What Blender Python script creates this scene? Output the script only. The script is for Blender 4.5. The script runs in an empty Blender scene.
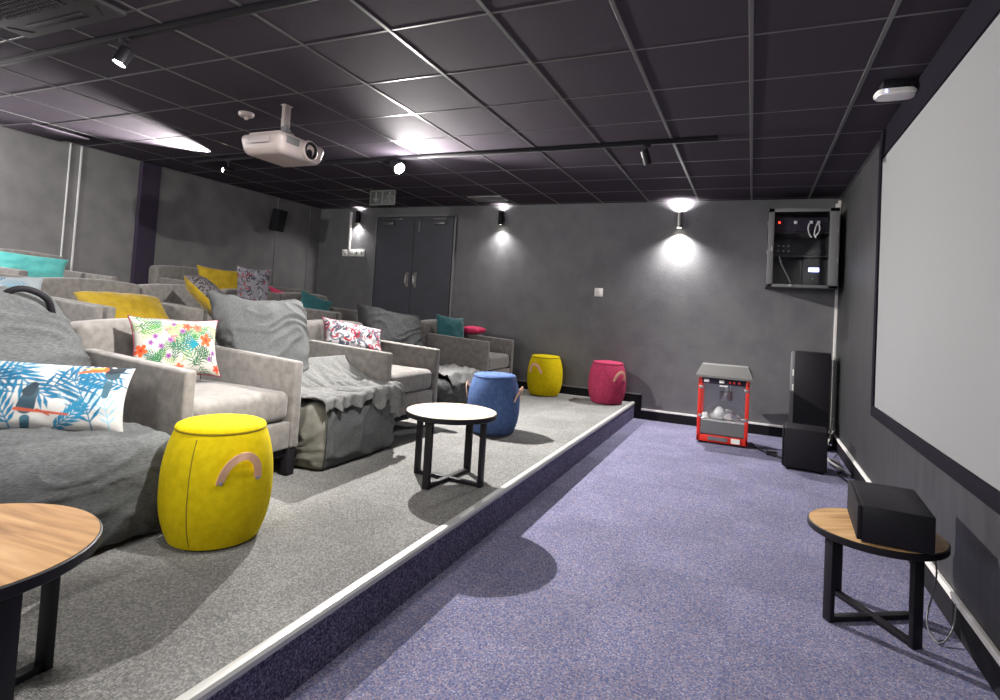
import bpy, bmesh, math, random
import numpy as np
from mathutils import Vector, Matrix, noise
random.seed(4); rng = np.random.default_rng(4)
S = bpy.context.scene; COL = S.collection
PI = math.pi
HC, ZP, XP, XW, YW, XB, YN = 2.753, .20, -1.275, .93, 4.30, -6.55, -5.2
Z2, Z3, X2, X3 = .44, .68, -3.62, -5.42        # seating tiers

# ---------------------------------------------------------------- colour and materials
def lin(c):
    c = [v/255 for v in c]
    return tuple(v/12.92 if v <= .04045 else ((v+.055)/1.055)**2.4 for v in c)
def nodes(name):
    m = bpy.data.materials.new(name); m.use_nodes = True
    nt = m.node_tree; return m, nt, nt.nodes['Principled BSDF']
def tex(nt, kind, scale=None, vec=None, **kw):
    n = nt.nodes.new(kind)
    if scale is not None and 'Scale' in n.inputs: n.inputs['Scale'].default_value = scale
    for k, v in kw.items():
        if k in n.inputs: n.inputs[k].default_value = v
        else: setattr(n, k, v)
    if vec is not None: nt.links.new(vec, n.inputs['Vector'])
    return n
def coord(nt, sc=(1,1,1), rot=(0,0,0)):
    tc = nt.nodes.new('ShaderNodeTexCoord'); mp = nt.nodes.new('ShaderNodeMapping')
    mp.inputs['Scale'].default_value = sc; mp.inputs['Rotation'].default_value = rot
    nt.links.new(tc.outputs['Object'], mp.inputs['Vector']); return mp.outputs['Vector']
def ramp(nt, fac, stops):
    r = nt.nodes.new('ShaderNodeValToRGB'); e = r.color_ramp.elements
    while len(e) < len(stops): e.new(.5)
    for i, (p, c) in enumerate(stops):
        e[i].position = p; e[i].color = (*lin(c), 1)
    nt.links.new(fac, r.inputs['Fac']); return r.outputs['Color']
def bump(nt, b, h, strength=.3, dist=.01):
    n = nt.nodes.new('ShaderNodeBump'); n.inputs['Strength'].default_value = strength; n.inputs['Distance'].default_value = dist
    nt.links.new(h, n.inputs['Height']); nt.links.new(n.outputs['Normal'], b.inputs['Normal'])
def flat(name, c, rough=.6, metal=0, spec=.5):
    m, nt, b = nodes(name)
    b.inputs['Base Color'].default_value = (*lin(c), 1); b.inputs['Roughness'].default_value = rough
    b.inputs['Metallic'].default_value = metal; b.inputs['Specular IOR Level'].default_value = spec
    return m
def mottled(name, c1, c2, scale=8, rough=.7, bscale=200, bstr=.2, spec=.3, sc=(1,1,1), rot=(0,0,0), sheen=0, detail=4, bd=.004):
    m, nt, b = nodes(name); v = coord(nt, sc, rot)
    n = tex(nt, 'ShaderNodeTexNoise', scale, v, Detail=detail)
    nt.links.new(ramp(nt, n.outputs['Fac'], [(.35, c1), (.65, c2)]), b.inputs['Base Color'])
    n2 = tex(nt, 'ShaderNodeTexNoise', bscale, v, Detail=3); bump(nt, b, n2.outputs['Fac'], bstr, bd)
    b.inputs['Roughness'].default_value = rough; b.inputs['Specular IOR Level'].default_value = spec
    if sheen: b.inputs['Sheen Weight'].default_value = sheen; b.inputs['Sheen Roughness'].default_value = .4
    return m
def emis(name, c, s):
    m, nt, b = nodes(name)
    b.inputs['Base Color'].default_value = (0,0,0,1)
    b.inputs['Emission Color'].default_value = (*lin(c), 1); b.inputs['Emission Strength'].default_value = s
    return m
def carpet(name, cols, scale, sc=(1,1,1), rot=0, tile=.5, bstr=.5):
    m, nt, b = nodes(name); v = coord(nt, sc, (0,0,rot))
    vo = tex(nt, 'ShaderNodeTexVoronoi', scale, v, Randomness=.45)
    sep = nt.nodes.new('ShaderNodeSeparateColor'); nt.links.new(vo.outputs['Color'], sep.inputs['Color'])
    base = ramp(nt, sep.outputs[0], cols)
    big = tex(nt, 'ShaderNodeTexNoise', 3, v, Detail=5)
    # carpet tiles whose pile runs in alternating directions: a slight tone change
    chk = tex(nt, 'ShaderNodeTexChecker', 1/tile, v); chk.inputs['Color1'].default_value = (1,1,1,1); chk.inputs['Color2'].default_value = (.9,.9,.9,1)
    mix = nt.nodes.new('ShaderNodeMix'); mix.data_type = 'RGBA'; mix.blend_type = 'MULTIPLY'; mix.inputs[0].default_value = .8
    nt.links.new(base, mix.inputs[6]); nt.links.new(chk.outputs['Color'], mix.inputs[7])
    mix2 = nt.nodes.new('ShaderNodeMix'); mix2.data_type = 'RGBA'; mix2.blend_type = 'MULTIPLY'; mix2.inputs[0].default_value = .5
    nt.links.new(mix.outputs[2], mix2.inputs[6]); nt.links.new(ramp(nt, big.outputs['Fac'], [(.3,(205,205,205)),(.7,(255,255,255))]), mix2.inputs[7])
    nt.links.new(mix2.outputs[2], b.inputs['Base Color'])
    bump(nt, b, vo.outputs['Distance'], bstr, .006)
    b.inputs['Roughness'].default_value = .95; b.inputs['Specular IOR Level'].default_value = .1
    return m
def vcol(name, rough=.75):
    m, nt, b = nodes(name); a = nt.nodes.new('ShaderNodeVertexColor'); a.layer_name = 'print'
    nt.links.new(a.outputs['Color'], b.inputs['Base Color'])
    n = tex(nt, 'ShaderNodeTexNoise', 350, coord(nt)); bump(nt, b, n.outputs['Fac'], .15, .003)
    b.inputs['Roughness'].default_value = rough; b.inputs['Specular IOR Level'].default_value = .25
    return m
def wood(name, c1, c2, c3):
    m, nt, b = nodes(name); v = coord(nt, (1, 9, 1), (0,0,.5))
    n = tex(nt, 'ShaderNodeTexNoise', 3.2, v, Detail=8, Distortion=.6)
    nt.links.new(ramp(nt, n.outputs['Fac'], [(.28, c1), (.5, c2), (.72, c3)]), b.inputs['Base Color'])
    b.inputs['Roughness'].default_value = .45
    return m

M = dict(
 wall=mottled('dark_plaster', (102,102,105), (112,112,114), 5, .55, 60, .28, .4, detail=6, bd=.01),
 back=mottled('back_plaster', (104,103,104), (116,115,115), 5, .6, 60, .2, .35, detail=6),
 screenwall=mottled('brushed_wall', (48,48,50), (62,62,64), 7, .5, 60, .15, .4, sc=(1,2.5,.5)),
 tile=mottled('ceiling_tile', (60,55,63), (70,64,72), 160, .95, 260, .9, .05),
 grid=flat('ceiling_grid_metal', (98,97,98), .35, .3, .6),
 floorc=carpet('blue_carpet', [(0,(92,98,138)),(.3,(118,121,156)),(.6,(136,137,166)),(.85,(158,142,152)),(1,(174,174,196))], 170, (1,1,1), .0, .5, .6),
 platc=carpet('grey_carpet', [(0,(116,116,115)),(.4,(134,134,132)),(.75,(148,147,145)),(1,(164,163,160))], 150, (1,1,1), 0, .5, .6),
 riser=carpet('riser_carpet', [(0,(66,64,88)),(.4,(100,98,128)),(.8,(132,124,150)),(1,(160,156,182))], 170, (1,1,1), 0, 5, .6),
 nosing=flat('nosing', (196,196,194), .4, .2),
 velvet=mottled('chair_velvet', (104,101,98), (122,118,114), 22, .85, 300, .25, .25, sheen=.4),
 black=flat('black_metal', (22,20,26), .5, 0, .3), blackm=flat('matt_black', (20,18,24), .75, 0, .3),
 void=flat('dark_purple_paint', (38,28,48), .8),
 bag=mottled('bag_melange', (68,70,71), (92,94,95), 150, .9, 300, .3, .2, sc=(1,.3,2.2), detail=6),
 bagside=mottled('bag_canvas', (98,97,90), (114,113,105), 20, .9, 400, .3, .2),
 bagdark=mottled('bag_dark', (50,51,52), (66,67,68), 40, .9, 300, .4, .2, sc=(1,.4,2)),
 coverlit=mottled('bag_cover_lit', (98,99,99), (114,114,113), 60, .9, 300, .3, .2),  # the bags' own fabric, its colour lightened where light catches it
 yellow=mottled('yellow_felt', (192,170,6), (206,184,14), 30, .9, 400, .35, .15),
 blue=mottled('blue_felt', (70,92,138), (84,106,150), 30, .9, 400, .35, .15),
 pink=mottled('pink_felt', (150,46,76), (164,56,86), 30, .9, 400, .35, .15),
 leather=mottled('tan_leather', (226,176,144), (238,192,160), 20, .55, 100, .1),
 seam=flat('seam', (120,104,10), .9),
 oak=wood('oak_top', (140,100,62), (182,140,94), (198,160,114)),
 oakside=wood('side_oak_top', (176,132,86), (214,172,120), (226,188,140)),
 oaklit=wood('lit_oak_top', (206,176,138), (232,206,170), (240,220,190)),  # oak bleached in colour to carry the spotlight's glare on this top
 white=flat('white_plastic', (238,236,232), .4), offwhite=flat('projector_white', (172,160,158), .4),
 screen=flat('screen_cloth', (132,132,134), .85, 0, .2), screenframe=flat('screen_frame_velvet', (22,18,28), .9, 0, .1),
 steel=flat('brushed_steel', (190,188,186), .3, .9), grey=flat('grey_metal', (120,120,122), .5, .3),
 rack=flat('rack_grey', (104,104,106), .5), racks=flat('rack_dark', (44,42,48), .6),
 red=flat('red_enamel', (214,44,28), .4), lid=flat('popcorn_lid', (120,119,118), .45, .2),
 teal=mottled('teal_velvet', (70,150,148), (84,164,160), 14, .8, 300, .2, sheen=.3),
 tealdark=mottled('dark_teal_velvet', (36,88,92), (46,100,104), 14, .8, 300, .2, sheen=.3),
 mustard=mottled('mustard_velvet', (150,124,16), (172,144,28), 14, .8, 300, .2, sheen=.3),
 maroon=flat('maroon_cloth', (120,40,62), .85), pinkc=mottled('pink_cushion', (214,50,96), (226,66,110), 14, .8, 300, .2),
 charcoal=mottled('charcoal_cloth', (48,49,50), (60,61,62), 30, .9, 300, .35, .2),
 bulb=emis('lit_lamp', (255,252,246), 60), bulbsoft=emis('lit_lens', (255,246,224), 14),
 led=emis('red_led', (255,50,30), 6), disp=emis('blue_display', (180,190,255), 3),
 door=mottled('door_paint', (70,70,78), (76,76,84), 4, .5, 60, .06),
 print=vcol('printed_cloth'),
)
def glass(name, c, a=.12):
    m, nt, b = nodes(name); out = nt.nodes['Material Output']
    t = nt.nodes.new('ShaderNodeBsdfTransparent'); g = nt.nodes.new('ShaderNodeBsdfGlossy'); g.inputs['Roughness'].default_value = .05
    t.inputs['Color'].default_value = (*c, 1); mx = nt.nodes.new('ShaderNodeMixShader'); mx.inputs[0].default_value = a
    nt.links.new(t.outputs[0], mx.inputs[1]); nt.links.new(g.outputs[0], mx.inputs[2]); nt.links.new(mx.outputs[0], out.inputs['Surface'])
    return m
M['glass'] = glass('clear_glass', (.93,.94,.95), .06)

# ---------------------------------------------------------------- mesh helpers
def T(*loc, r=(0,0,0)):
    return Matrix.Translation(loc) @ Matrix.Rotation(r[2],4,'Z') @ Matrix.Rotation(r[1],4,'Y') @ Matrix.Rotation(r[0],4,'X')
def bx(bm, c, s, bev=0, seg=2, mat=None, fn=None):
    b = bmesh.new(); bmesh.ops.create_cube(b, size=1)
    for v in b.verts: v.co = Vector((v.co.x*s[0], v.co.y*s[1], v.co.z*s[2]))
    if fn:
        for v in b.verts: fn(v)
    if bev: bmesh.ops.bevel(b, geom=list(b.edges), offset=bev, segments=seg, affect='EDGES', profile=.5)
    mm = Matrix.Translation(c) if mat is None else Matrix.Translation(c) @ mat
    b.transform(mm); merge(bm, b)
def merge(bm, b):
    me = bpy.data.meshes.new('t'); b.to_mesh(me); b.free(); bm.from_mesh(me); bpy.data.meshes.remove(me)
def lathe(bm, prof, n=40, mat=None, cap=True):
    b = bmesh.new(); rings = []
    for r, z in prof:
        rings.append([b.verts.new((r*math.cos(2*PI*i/n), r*math.sin(2*PI*i/n), z)) for i in range(n)])
    for a, c in zip(rings, rings[1:]):
        for i in range(n): b.faces.new((a[i], a[(i+1)%n], c[(i+1)%n], c[i]))
    if cap: b.faces.new(rings[0][::-1]); b.faces.new(rings[-1])
    if mat: b.transform(mat)
    merge(bm, b)
def cyl(bm, p, q, r, n=20, r2=None):
    p, q = Vector(p), Vector(q); d = q-p; L = d.length
    m = Matrix.Translation(p) @ d.to_track_quat('Z','Y').to_matrix().to_4x4()
    lathe(bm, [(r,0),(r if r2 is None else r2, L)], n, m)
def tube(bm, pts, r, n=8):
    pts = [Vector(p) for p in pts]; 
    # smooth with catmull-rom
    P = []
    for i in range(len(pts)-1):
        a, b_, c, d = pts[max(i-1,0)], pts[i], pts[i+1], pts[min(i+2,len(pts)-1)]
        for k in range(6):
            t = k/6
            P.append(.5*((2*b_)+(c-a)*t+(2*a-5*b_+4*c-d)*t*t+(-a+3*b_-3*c+d)*t**3))
    P.append(pts[-1]); b = bmesh.new(); rings = []; up = Vector((0,0,1))
    for i, p in enumerate(P):
        d = (P[min(i+1,len(P)-1)]-P[max(i-1,0)]).normalized()
        s = d.cross(up if abs(d.z) < .95 else Vector((1,0,0))).normalized(); u = s.cross(d)
        rings.append([b.verts.new(p+r*(math.cos(2*PI*k/n)*s+math.sin(2*PI*k/n)*u)) for k in range(n)])
    for x, y in zip(rings, rings[1:]):
        for k in range(n): b.faces.new((x[k], x[(k+1)%n], y[(k+1)%n], y[k]))
    b.faces.new(rings[0][::-1]); b.faces.new(rings[-1]); merge(bm, b)
def poly(bm, pts, axis, d):                      # prism from a 2-D outline; axis is a map (a,b,t)->xyz
    b = bmesh.new(); lo = [b.verts.new(axis(a,c,0)) for a,c in pts]; hi = [b.verts.new(axis(a,c,d)) for a,c in pts]
    b.faces.new(lo[::-1]); b.faces.new(hi); n = len(pts)
    for i in range(n): b.faces.new((lo[i], lo[(i+1)%n], hi[(i+1)%n], hi[i]))
    merge(bm, b)
def obj(name, bm, mat, parent=None, smooth=True, ang=40):
    bmesh.ops.recalc_face_normals(bm, faces=bm.faces)
    me = bpy.data.meshes.new(name); bm.to_mesh(me); bm.free()
    return fin(name, me, mat, parent, smooth, ang)
def fin(name, me, mat, parent=None, smooth=True, ang=40):
    for m in (mat if isinstance(mat, list) else [mat]): me.materials.append(m)
    if smooth:
        me.polygons.foreach_set('use_smooth', [True]*len(me.polygons)); me.set_sharp_from_angle(angle=math.radians(ang))
    o = bpy.data.objects.new(name, me); COL.objects.link(o)
    if parent: o.parent = parent
    return o
def B(): return bmesh.new()
def tag(o, label, cat, group=None):
    o['label'] = label; o['category'] = cat
    if group: o['group'] = group
    return o
def thing(name, label, cat, loc=(0,0,0), rz=0, group=None):
    o = bpy.data.objects.new(name, None); COL.objects.link(o); o.location = loc; o.rotation_euler = (0,0,rz)
    o.empty_display_size = .1
    return tag(o, label, cat, group)
def struct(name, bm, mat, smooth=False, parent=None):
    o = obj(name, bm, mat, parent, smooth)
    if not parent: o['kind'] = 'structure'
    return o
def dup(root, loc, rz, label, group=None):
    def cp(o, par):
        c = o.copy(); COL.objects.link(c); c.parent = par
        for ch in [x for x in COL.objects if x.parent == o]: cp(ch, c)
        return c
    r = cp(root, None); r.location = loc; r.rotation_euler = (0,0,rz); r['label'] = label
    if group: r['group'] = group
    return r

# ---------------------------------------------------------------- the room
b = B(); bx(b, ((XW+XP)/2, (YN+YW)/2, -.05), (XW-XP+.02, YW-YN, .1)); struct('floor', b, M['floorc'])
b = B(); bx(b, ((XP+X2)/2, (YN+YW)/2, ZP/2), (XP-X2, YW-YN, ZP)); o = struct('trim_1', b, M['platc'])
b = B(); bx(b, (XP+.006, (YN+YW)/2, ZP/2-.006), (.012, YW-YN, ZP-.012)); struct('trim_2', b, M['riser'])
b = B()
poly(b, [(-.030,.0),(-.030,.004),(-.010,.008),(.006,.006),(.014,-.003),(.014,-.020),(.009,-.020),(.007,-.002),(-.01,.001)],
     lambda a,c,t: (XP+.004+a, YN+t, ZP+.0+c), YW-YN); struct('trim_3', b, M['nosing'], True)
b = B(); bx(b, ((X2+X3)/2, (YN+YW)/2, Z2/2), (X2-X3, YW-YN, Z2)); struct('trim_4', b, M['platc'])
b = B(); bx(b, ((X3+XB)/2, (YN+YW)/2, Z3/2), (X3-XB, YW-YN, Z3)); struct('trim_5', b, M['platc'])
for i, (x, z) in enumerate(((X2, Z2), (X3, Z3))):
    b = B(); bx(b, (x+.004, (YN+YW)/2, z-.012), (.02, YW-YN, .03), .004); struct('trim_%d' % (6+i), b, M['nosing'])
b = B(); bx(b, ((XW+XB)/2, YW+.05, HC/2), (XW-XB+.2, .1, HC+.2)); struct('wall_far', b, M['wall'])
b = B(); bx(b, (XW+.05, (YN+YW)/2, HC/2), (.1, YW-YN, HC+.2)); struct('wall_right', b, M['screenwall'])
b = B(); bx(b, (XB-.05, (YN+YW)/2, HC/2), (.1, YW-YN, HC+.2)); struct('wall_left', b, M['back'])
b = B(); bx(b, ((XW+XB)/2, YN-.05, HC/2), (XW-XB+.2, .1, HC+.2)); struct('wall_near', b, M['wall'])
b = B(); bx(b, ((XW+XB)/2, (YN+YW)/2, HC+.034), (XW-XB+.2, YW-YN+.2, .06)); struct('ceiling', b, M['tile'])
# exposed grid of the suspended ceiling
b = B(); z = HC+.007
for k in range(-11, 2): bx(b, (k*.6, (YN+YW)/2, z), (.024, YW-YN, .012), .002, 1)
for k in range(-8, 8): bx(b, ((XW+XB)/2, k*.6, z), (XW-XB, .016, .010), .002, 1)
bx(b, (XW-.012, (YN+YW)/2, z), (.024, YW-YN, .01)); bx(b, ((XW+XB)/2, YW-.012, z), (XW-XB, .024, .01)); bx(b, (XB+.012, (YN+YW)/2, z), (.024, YW-YN, .01))
struct('trim_8', b, M['grid'])
# skirting and white cable trunking
bl = M['blackm']
b = B(); bx(b, ((XW+XP)/2+.05, YW-.008, .055), (XW-XP-.1, .016, .11), .003); struct('baseboard_far', b, bl)
b = B(); bx(b, (XW-.008, (YN+YW)/2, .06), (.016, YW-YN, .12), .003); struct('baseboard_right', b, bl)
b = B(); bx(b, ((XP+X2)/2+.04, YW-.008, ZP+.05), (XP-X2+.1, .016, .10), .003); bx(b, (XP+.09, YW-.008, .16), (.02,.016,.30), .002); bx(b, (XP+.05, YW-.008, .12), (.09,.014,.24)); struct('baseboard_platform', b, bl)
b = B(); bx(b, ((XW+XP)/2+.05, YW-.010, .122), (XW-XP-.1, .02, .022), .003); struct('trim_9', b, M['white'])
b = B(); bx(b, (XW-.010, (YN+YW)/2+1, .135), (.02, YW-YN-2, .03), .004); struct('trim_10', b, M['white'])
b = B(); bx(b, (XW-.014, YW-.014, 1.42), (.028,.028,2.62), .004); bx(b, (XW-.03, YW-.03, 2.62), (.05,.05,.14), .006); struct('trim_11', b, M['white'])
b = B(); bx(b, ((XP+X2)/2+.04, YW-.009, ZP+.107), (XP-X2+.1, .018, .014), .003); struct('trim_12', b, M['grey'])
# thin vertical joint strips on the left wall and the far wall
for i, (y, w) in enumerate(((.47,.014),(.58,.018),(3.36,.014),(4.05,.02))):
    b = B(); bx(b, (XB+.006, y, 1.7), (.012, w, 2.1), .002); struct('trim_%d' % (13+i), b, M['grey'] if i > 1 else M['nosing'])
b = B(); bx(b, (XB+.03, 1.33, 1.7), (.06, .23, 2.1), .004); struct('trim_17', b, M['void'])
# boxed-out pier beside the double doors
b = B(); bx(b, (-5.74, YW-.02, 1.54), (.66, .04, 2.2), .004); struct('trim_18', b, M['wall'])
# double doors on the middle tier
def door(name, x0, x1, hs):
    b = B(); bx(b, ((x0+x1)/2, YW-.02, (Z2+2.60)/2), (x1-x0-.006, .04, 2.60-Z2), .003); d = struct(name, b, M['door'])
    b = B(); hx = x1-.07 if hs > 0 else x0+.07
    tube(b, [(hx, YW-.04, 1.56), (hx, YW-.085, 1.575), (hx, YW-.085, 1.70), (hx, YW-.04, 1.715)], .012); bx(b, (hx, YW-.043, 1.637), (.045,.006,.22), .002)
    obj('handle', b, M['steel'], d)
    b = B(); cx = (x0+x1)/2 + (-.12 if hs > 0 else .12)
    bx(b, (cx+(.0), YW-.06, 2.50), (.20,.04,.05), .006); bx(b, (cx+hs*.08, YW-.07, 2.565), (.40,.012,.02), .003)
    obj('closer', b, M['grid'], d)
    b = B(); bx(b, (x0+.09 if hs < 0 else x0+.02, YW-.043, 2.45), (.02,.006,.16), .002) if hs < 0 else bx(b, (x0+.02, YW-.043, 2.2), (.014,.006,.12), .002)
    obj('hinge', b, M['grey'], d)
door('door_1', -5.37, -4.69, 1); door('door_2', -4.69, -4.01, -1)
b = B(); bx(b, (-3.985, YW-.02, 1.54), (.03,.05,2.2), .003); bx(b, (-5.39, YW-.02, 1.54), (.03,.05,2.2), .003); bx(b, (-4.69, YW-.02, 2.62), (1.42,.05,.03), .003); struct('trim_19', b, M['grey'])

# ---------------------------------------------------------------- screen
s = thing('projection_screen', 'large white fixed projection screen in a black frame on right wall', 'projection screen', (XW,0,0))
y0, y1, z0, z1 = -4.2, 1.76, .745, 2.535
b = B(); bx(b, (-.035, (y0+y1)/2, (z0+z1)/2), (.02, y1-y0, z1-z0)); obj('screen_cloth', b, M['screen'], s)
b = B(); f = .075
for cy, cz, sy, sz in (((y0+y1)/2, z1+.10, y1-y0+2*f, .20), ((y0+y1)/2, z0-f/2, y1-y0+2*f, f), (y1+f/2, (z0+z1)/2, f, z1-z0), (y0-f/2, (z0+z1)/2, f, z1-z0)):
    bx(b, (-.03, cy, cz), (.056, sy, sz), .005)
obj('frame', b, M['screenframe'], s)

# ---------------------------------------------------------------- armchairs
W, D = .81, .86
def make_chair(label):
    t = thing('armchair', label, 'armchair')
    v = M['velvet']
    # back: a slab leaning back with softly rounded upper corners
    def lean(vv):
        if vv.co.z > 0: vv.co.x -= .05
    bb = B(); bx(bb, (-.455, 0, .52), (.17, W+.02, .70), .045, 5, fn=lean)
    bmesh.ops.subdivide_edges(bb, edges=[e for e in bb.edges if e.calc_length() > .2], cuts=8, use_grid_fill=True)
    for q in bb.verts:
        if q.co.z > .5: q.co.z += .025*(1-(q.co.y/(W/2))**2)
    obj('backrest', bb, v, t)
    for s_ in (-1, 1):
        def slope(vv):
            if vv.co.z > 0: vv.co.z += .045 if vv.co.x < 0 else 0
        a = B(); bx(a, (.02, s_*(W/2-.034), .43), (.82, .066, .52), .016, 4, fn=slope); obj('armrest', a, v, t)
    c = B(); b0 = B(); bx(b0, (0,0,0), (.76, W-.145, .175), .05, 5)
    bmesh.ops.subdivide_edges(b0, edges=[e for e in b0.edges if e.calc_length() > .15], cuts=10, use_grid_fill=True)
    for q in b0.verts:
        if q.co.z > 0: q.co.z += .028*(1-(q.co.x/.38)**2)*(1-(q.co.y/((W-.2)/2))**2)
    b0.transform(Matrix.Translation((.035, 0, .425))); merge(c, b0); obj('seat_cushion', c, v, t)
    c = B(); bx(c, (.02, 0, .25), (.80, W-.138, .16), .012, 3); obj('seat_base', c, v, t)
    c = B(); bx(c, (-.46, 0, .145), (.05, W-.12, .05)); bx(c, (.36, 0, .145), (.05, W-.12, .05))
    for s_ in (-1,1): bx(c, (-.05, s_*(W/2-.05), .145), (.82,.05,.05))
    obj('leg_frame', c, M['blackm'], t)
    for sx in (-.46, .385):
        for sy in (-1, 1):
            l = B(); bx(l, (sx, sy*(W/2-.04), .086), (.06,.06,.17), .004); obj('leg', l, M['blackm'], t)
    return t
chairA = make_chair('light grey armchair behind the large yellow stool with tropical flower cushion')
chairA.location = (-2.885, -.75, ZP)
g1 = 'armchairs in the front row'
chairA['group'] = g1
dup(chairA, (-2.925, 1.01, ZP), 0, 'grey armchair with white, grey and red paisley cushion behind the round table', g1)
dup(chairA, (-3.16, 3.34, ZP), 0, 'grey armchair with dark teal cushion, nearest the far wall in the front row', g1)
g2 = 'armchairs in the middle row'; g3 = 'armchairs in the back row'
for y, lb in ((-.875, 'grey armchair in the middle row holding the blue leaf print cushion at left edge'),
              (-.045, 'grey armchair in the middle row with the mustard cushion lying across its seat'),
              (.80, 'dark grey armchair in the middle row with the mustard and leopard cushion leaning on it'),
              (1.66, 'dark grey armchair in the middle row behind the grey bean bag and upright paisley cushion'),
              (2.50, 'grey armchair at the far end of the middle row with small teal cushion')):
    dup(chairA, (-4.66, y, Z2), 0, lb, g2)
for y, lb in ((.01, 'light grey armchair in the back row holding the bright turquoise cushion'),
              (1.70, 'light grey armchair in the back row left of the upright mustard cushion'),
              (2.56, 'light grey armchair in the back row right of the upright mustard cushion')):
    dup(chairA, (-5.93, y+(.10 if y > 1 else 0), Z3), 0, lb, g3)

# ---------------------------------------------------------------- cushions
def canvas(w, h, c): return np.tile(np.array(lin(c)), (h, w, 1)).astype(float)
def stroke(I, p, q, r0, r1, c):
    h, w, _ = I.shape; r = max(r0, r1)+1
    x0, x1 = int(max(0, min(p[0],q[0])-r)), int(min(w, max(p[0],q[0])+r+1)); y0, y1 = int(max(0, min(p[1],q[1])-r)), int(min(h, max(p[1],q[1])+r+1))
    if x1 <= x0 or y1 <= y0: return
    Y, X = np.mgrid[y0:y1, x0:x1]; dx, dy = q[0]-p[0], q[1]-p[1]; L = dx*dx+dy*dy+1e-9
    t = np.clip(((X-p[0])*dx+(Y-p[1])*dy)/L, 0, 1); d = np.hypot(X-p[0]-t*dx, Y-p[1]-t*dy)
    a = np.clip(r0+(r1-r0)*t-d+.5, 0, 1)[..., None]; I[y0:y1, x0:x1] = I[y0:y1, x0:x1]*(1-a)+np.array(lin(c))*a
def frond(I, x, y, ang, L, c, n=9, spread=.9, lw=1.6, curve=.3):
    n = max(6, n-3)
    px, py = x, y
    for i in range(n):
        t = i/n; a = ang+curve*t; qx, qy = px+math.cos(a)*L/n, py+math.sin(a)*L/n
        stroke(I, (px,py), (qx,qy), 1., .8, c)
        l = L*.50*math.sin(PI*(.20+.72*t))
        for s_ in (-1, 1):
            aa = a+s_*spread*(1-.35*t); mx, my = qx+math.cos(aa)*l*.5, qy+math.sin(aa)*l*.5
            stroke(I, (qx,qy), (mx,my), .5, lw, c); stroke(I, (mx,my), (qx+math.cos(aa)*l, qy+math.sin(aa)*l), lw, .2, c)
        px, py = qx, qy
def flower(I, x, y, r, c, c2, n=5):
    a0 = random.random()*6
    for k in range(n):
        a = a0+k*2*PI/n; stroke(I, (x+math.cos(a)*r*.3, y+math.sin(a)*r*.3), (x+math.cos(a)*r*.8, y+math.sin(a)*r*.8), r*.25, r*.4, c)
    for k in range(n):
        a = a0+(k+.5)*2*PI/n; stroke(I, (x, y), (x+math.cos(a)*r*.7, y+math.sin(a)*r*.7), .9, .5, c2)
    stroke(I, (x,y), (x+.5,y), r*.22, r*.22, c2)
def pat_toucan(w, h):
    I = canvas(w, h, (208,206,202)); R = random.Random(3)
    for _ in range(16): frond(I, R.uniform(0,w), R.uniform(0,h), R.uniform(0,6.3), R.uniform(40,70), R.choice([(176,206,220),(196,216,224),(150,196,216)]), 9, .9, 1.5)
    for x, y, a, L in ((.47,.50,.35,110),(.82,.02,1.9,92),(.08,.30,.6,100),(.30,.96,-.9,80),(.02,.92,-.5,80),(.99,.66,2.9,60),(.40,.02,2.0,60),(.60,.0,.7,50)):
        frond(I, x*w, y*h, a, L, R.choice([(28,112,150),(40,132,170),(30,120,160),(24,96,134)]), 11, .8, 2.6)
    # long-billed dark birds on a reddish branch
    for bxx, byy, f in ((.46,.30,1),(.88,.84,-1)):
        X, Y = bxx*w, byy*h; 
        stroke(I, (X, Y), (X+4*f, Y+24), 11, 8, (58,84,98)); stroke(I, (X+2*f, Y-18), (X+4*f, Y-36), 6, 5, (70,110,128)); stroke(I, (X, Y+22), (X+f*5, Y+32), 8, 5, (44,62,74))
        if f > 0: stroke(I, (X-12,Y-4), (X+52,Y-10), 2.4, 1.6, (196,92,66)); stroke(I, (X+14,Y-4), (X+30,Y-12), 1.5, 1, (180,80,60))
        else:
            stroke(I, (X-4,Y+10), (X+8,Y+12), 10, 8, (40,50,60)); stroke(I, (X-12, Y+8), (X-46, Y-2), 5, 1.4, (232,104,44)); stroke(I, (X-16, Y+10), (X-40, Y+8), 2.5, 1, (250,170,90)); stroke(I, (X-2,Y+14), (X,Y+14), 2, 2, (230,230,226))
    return I
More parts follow.
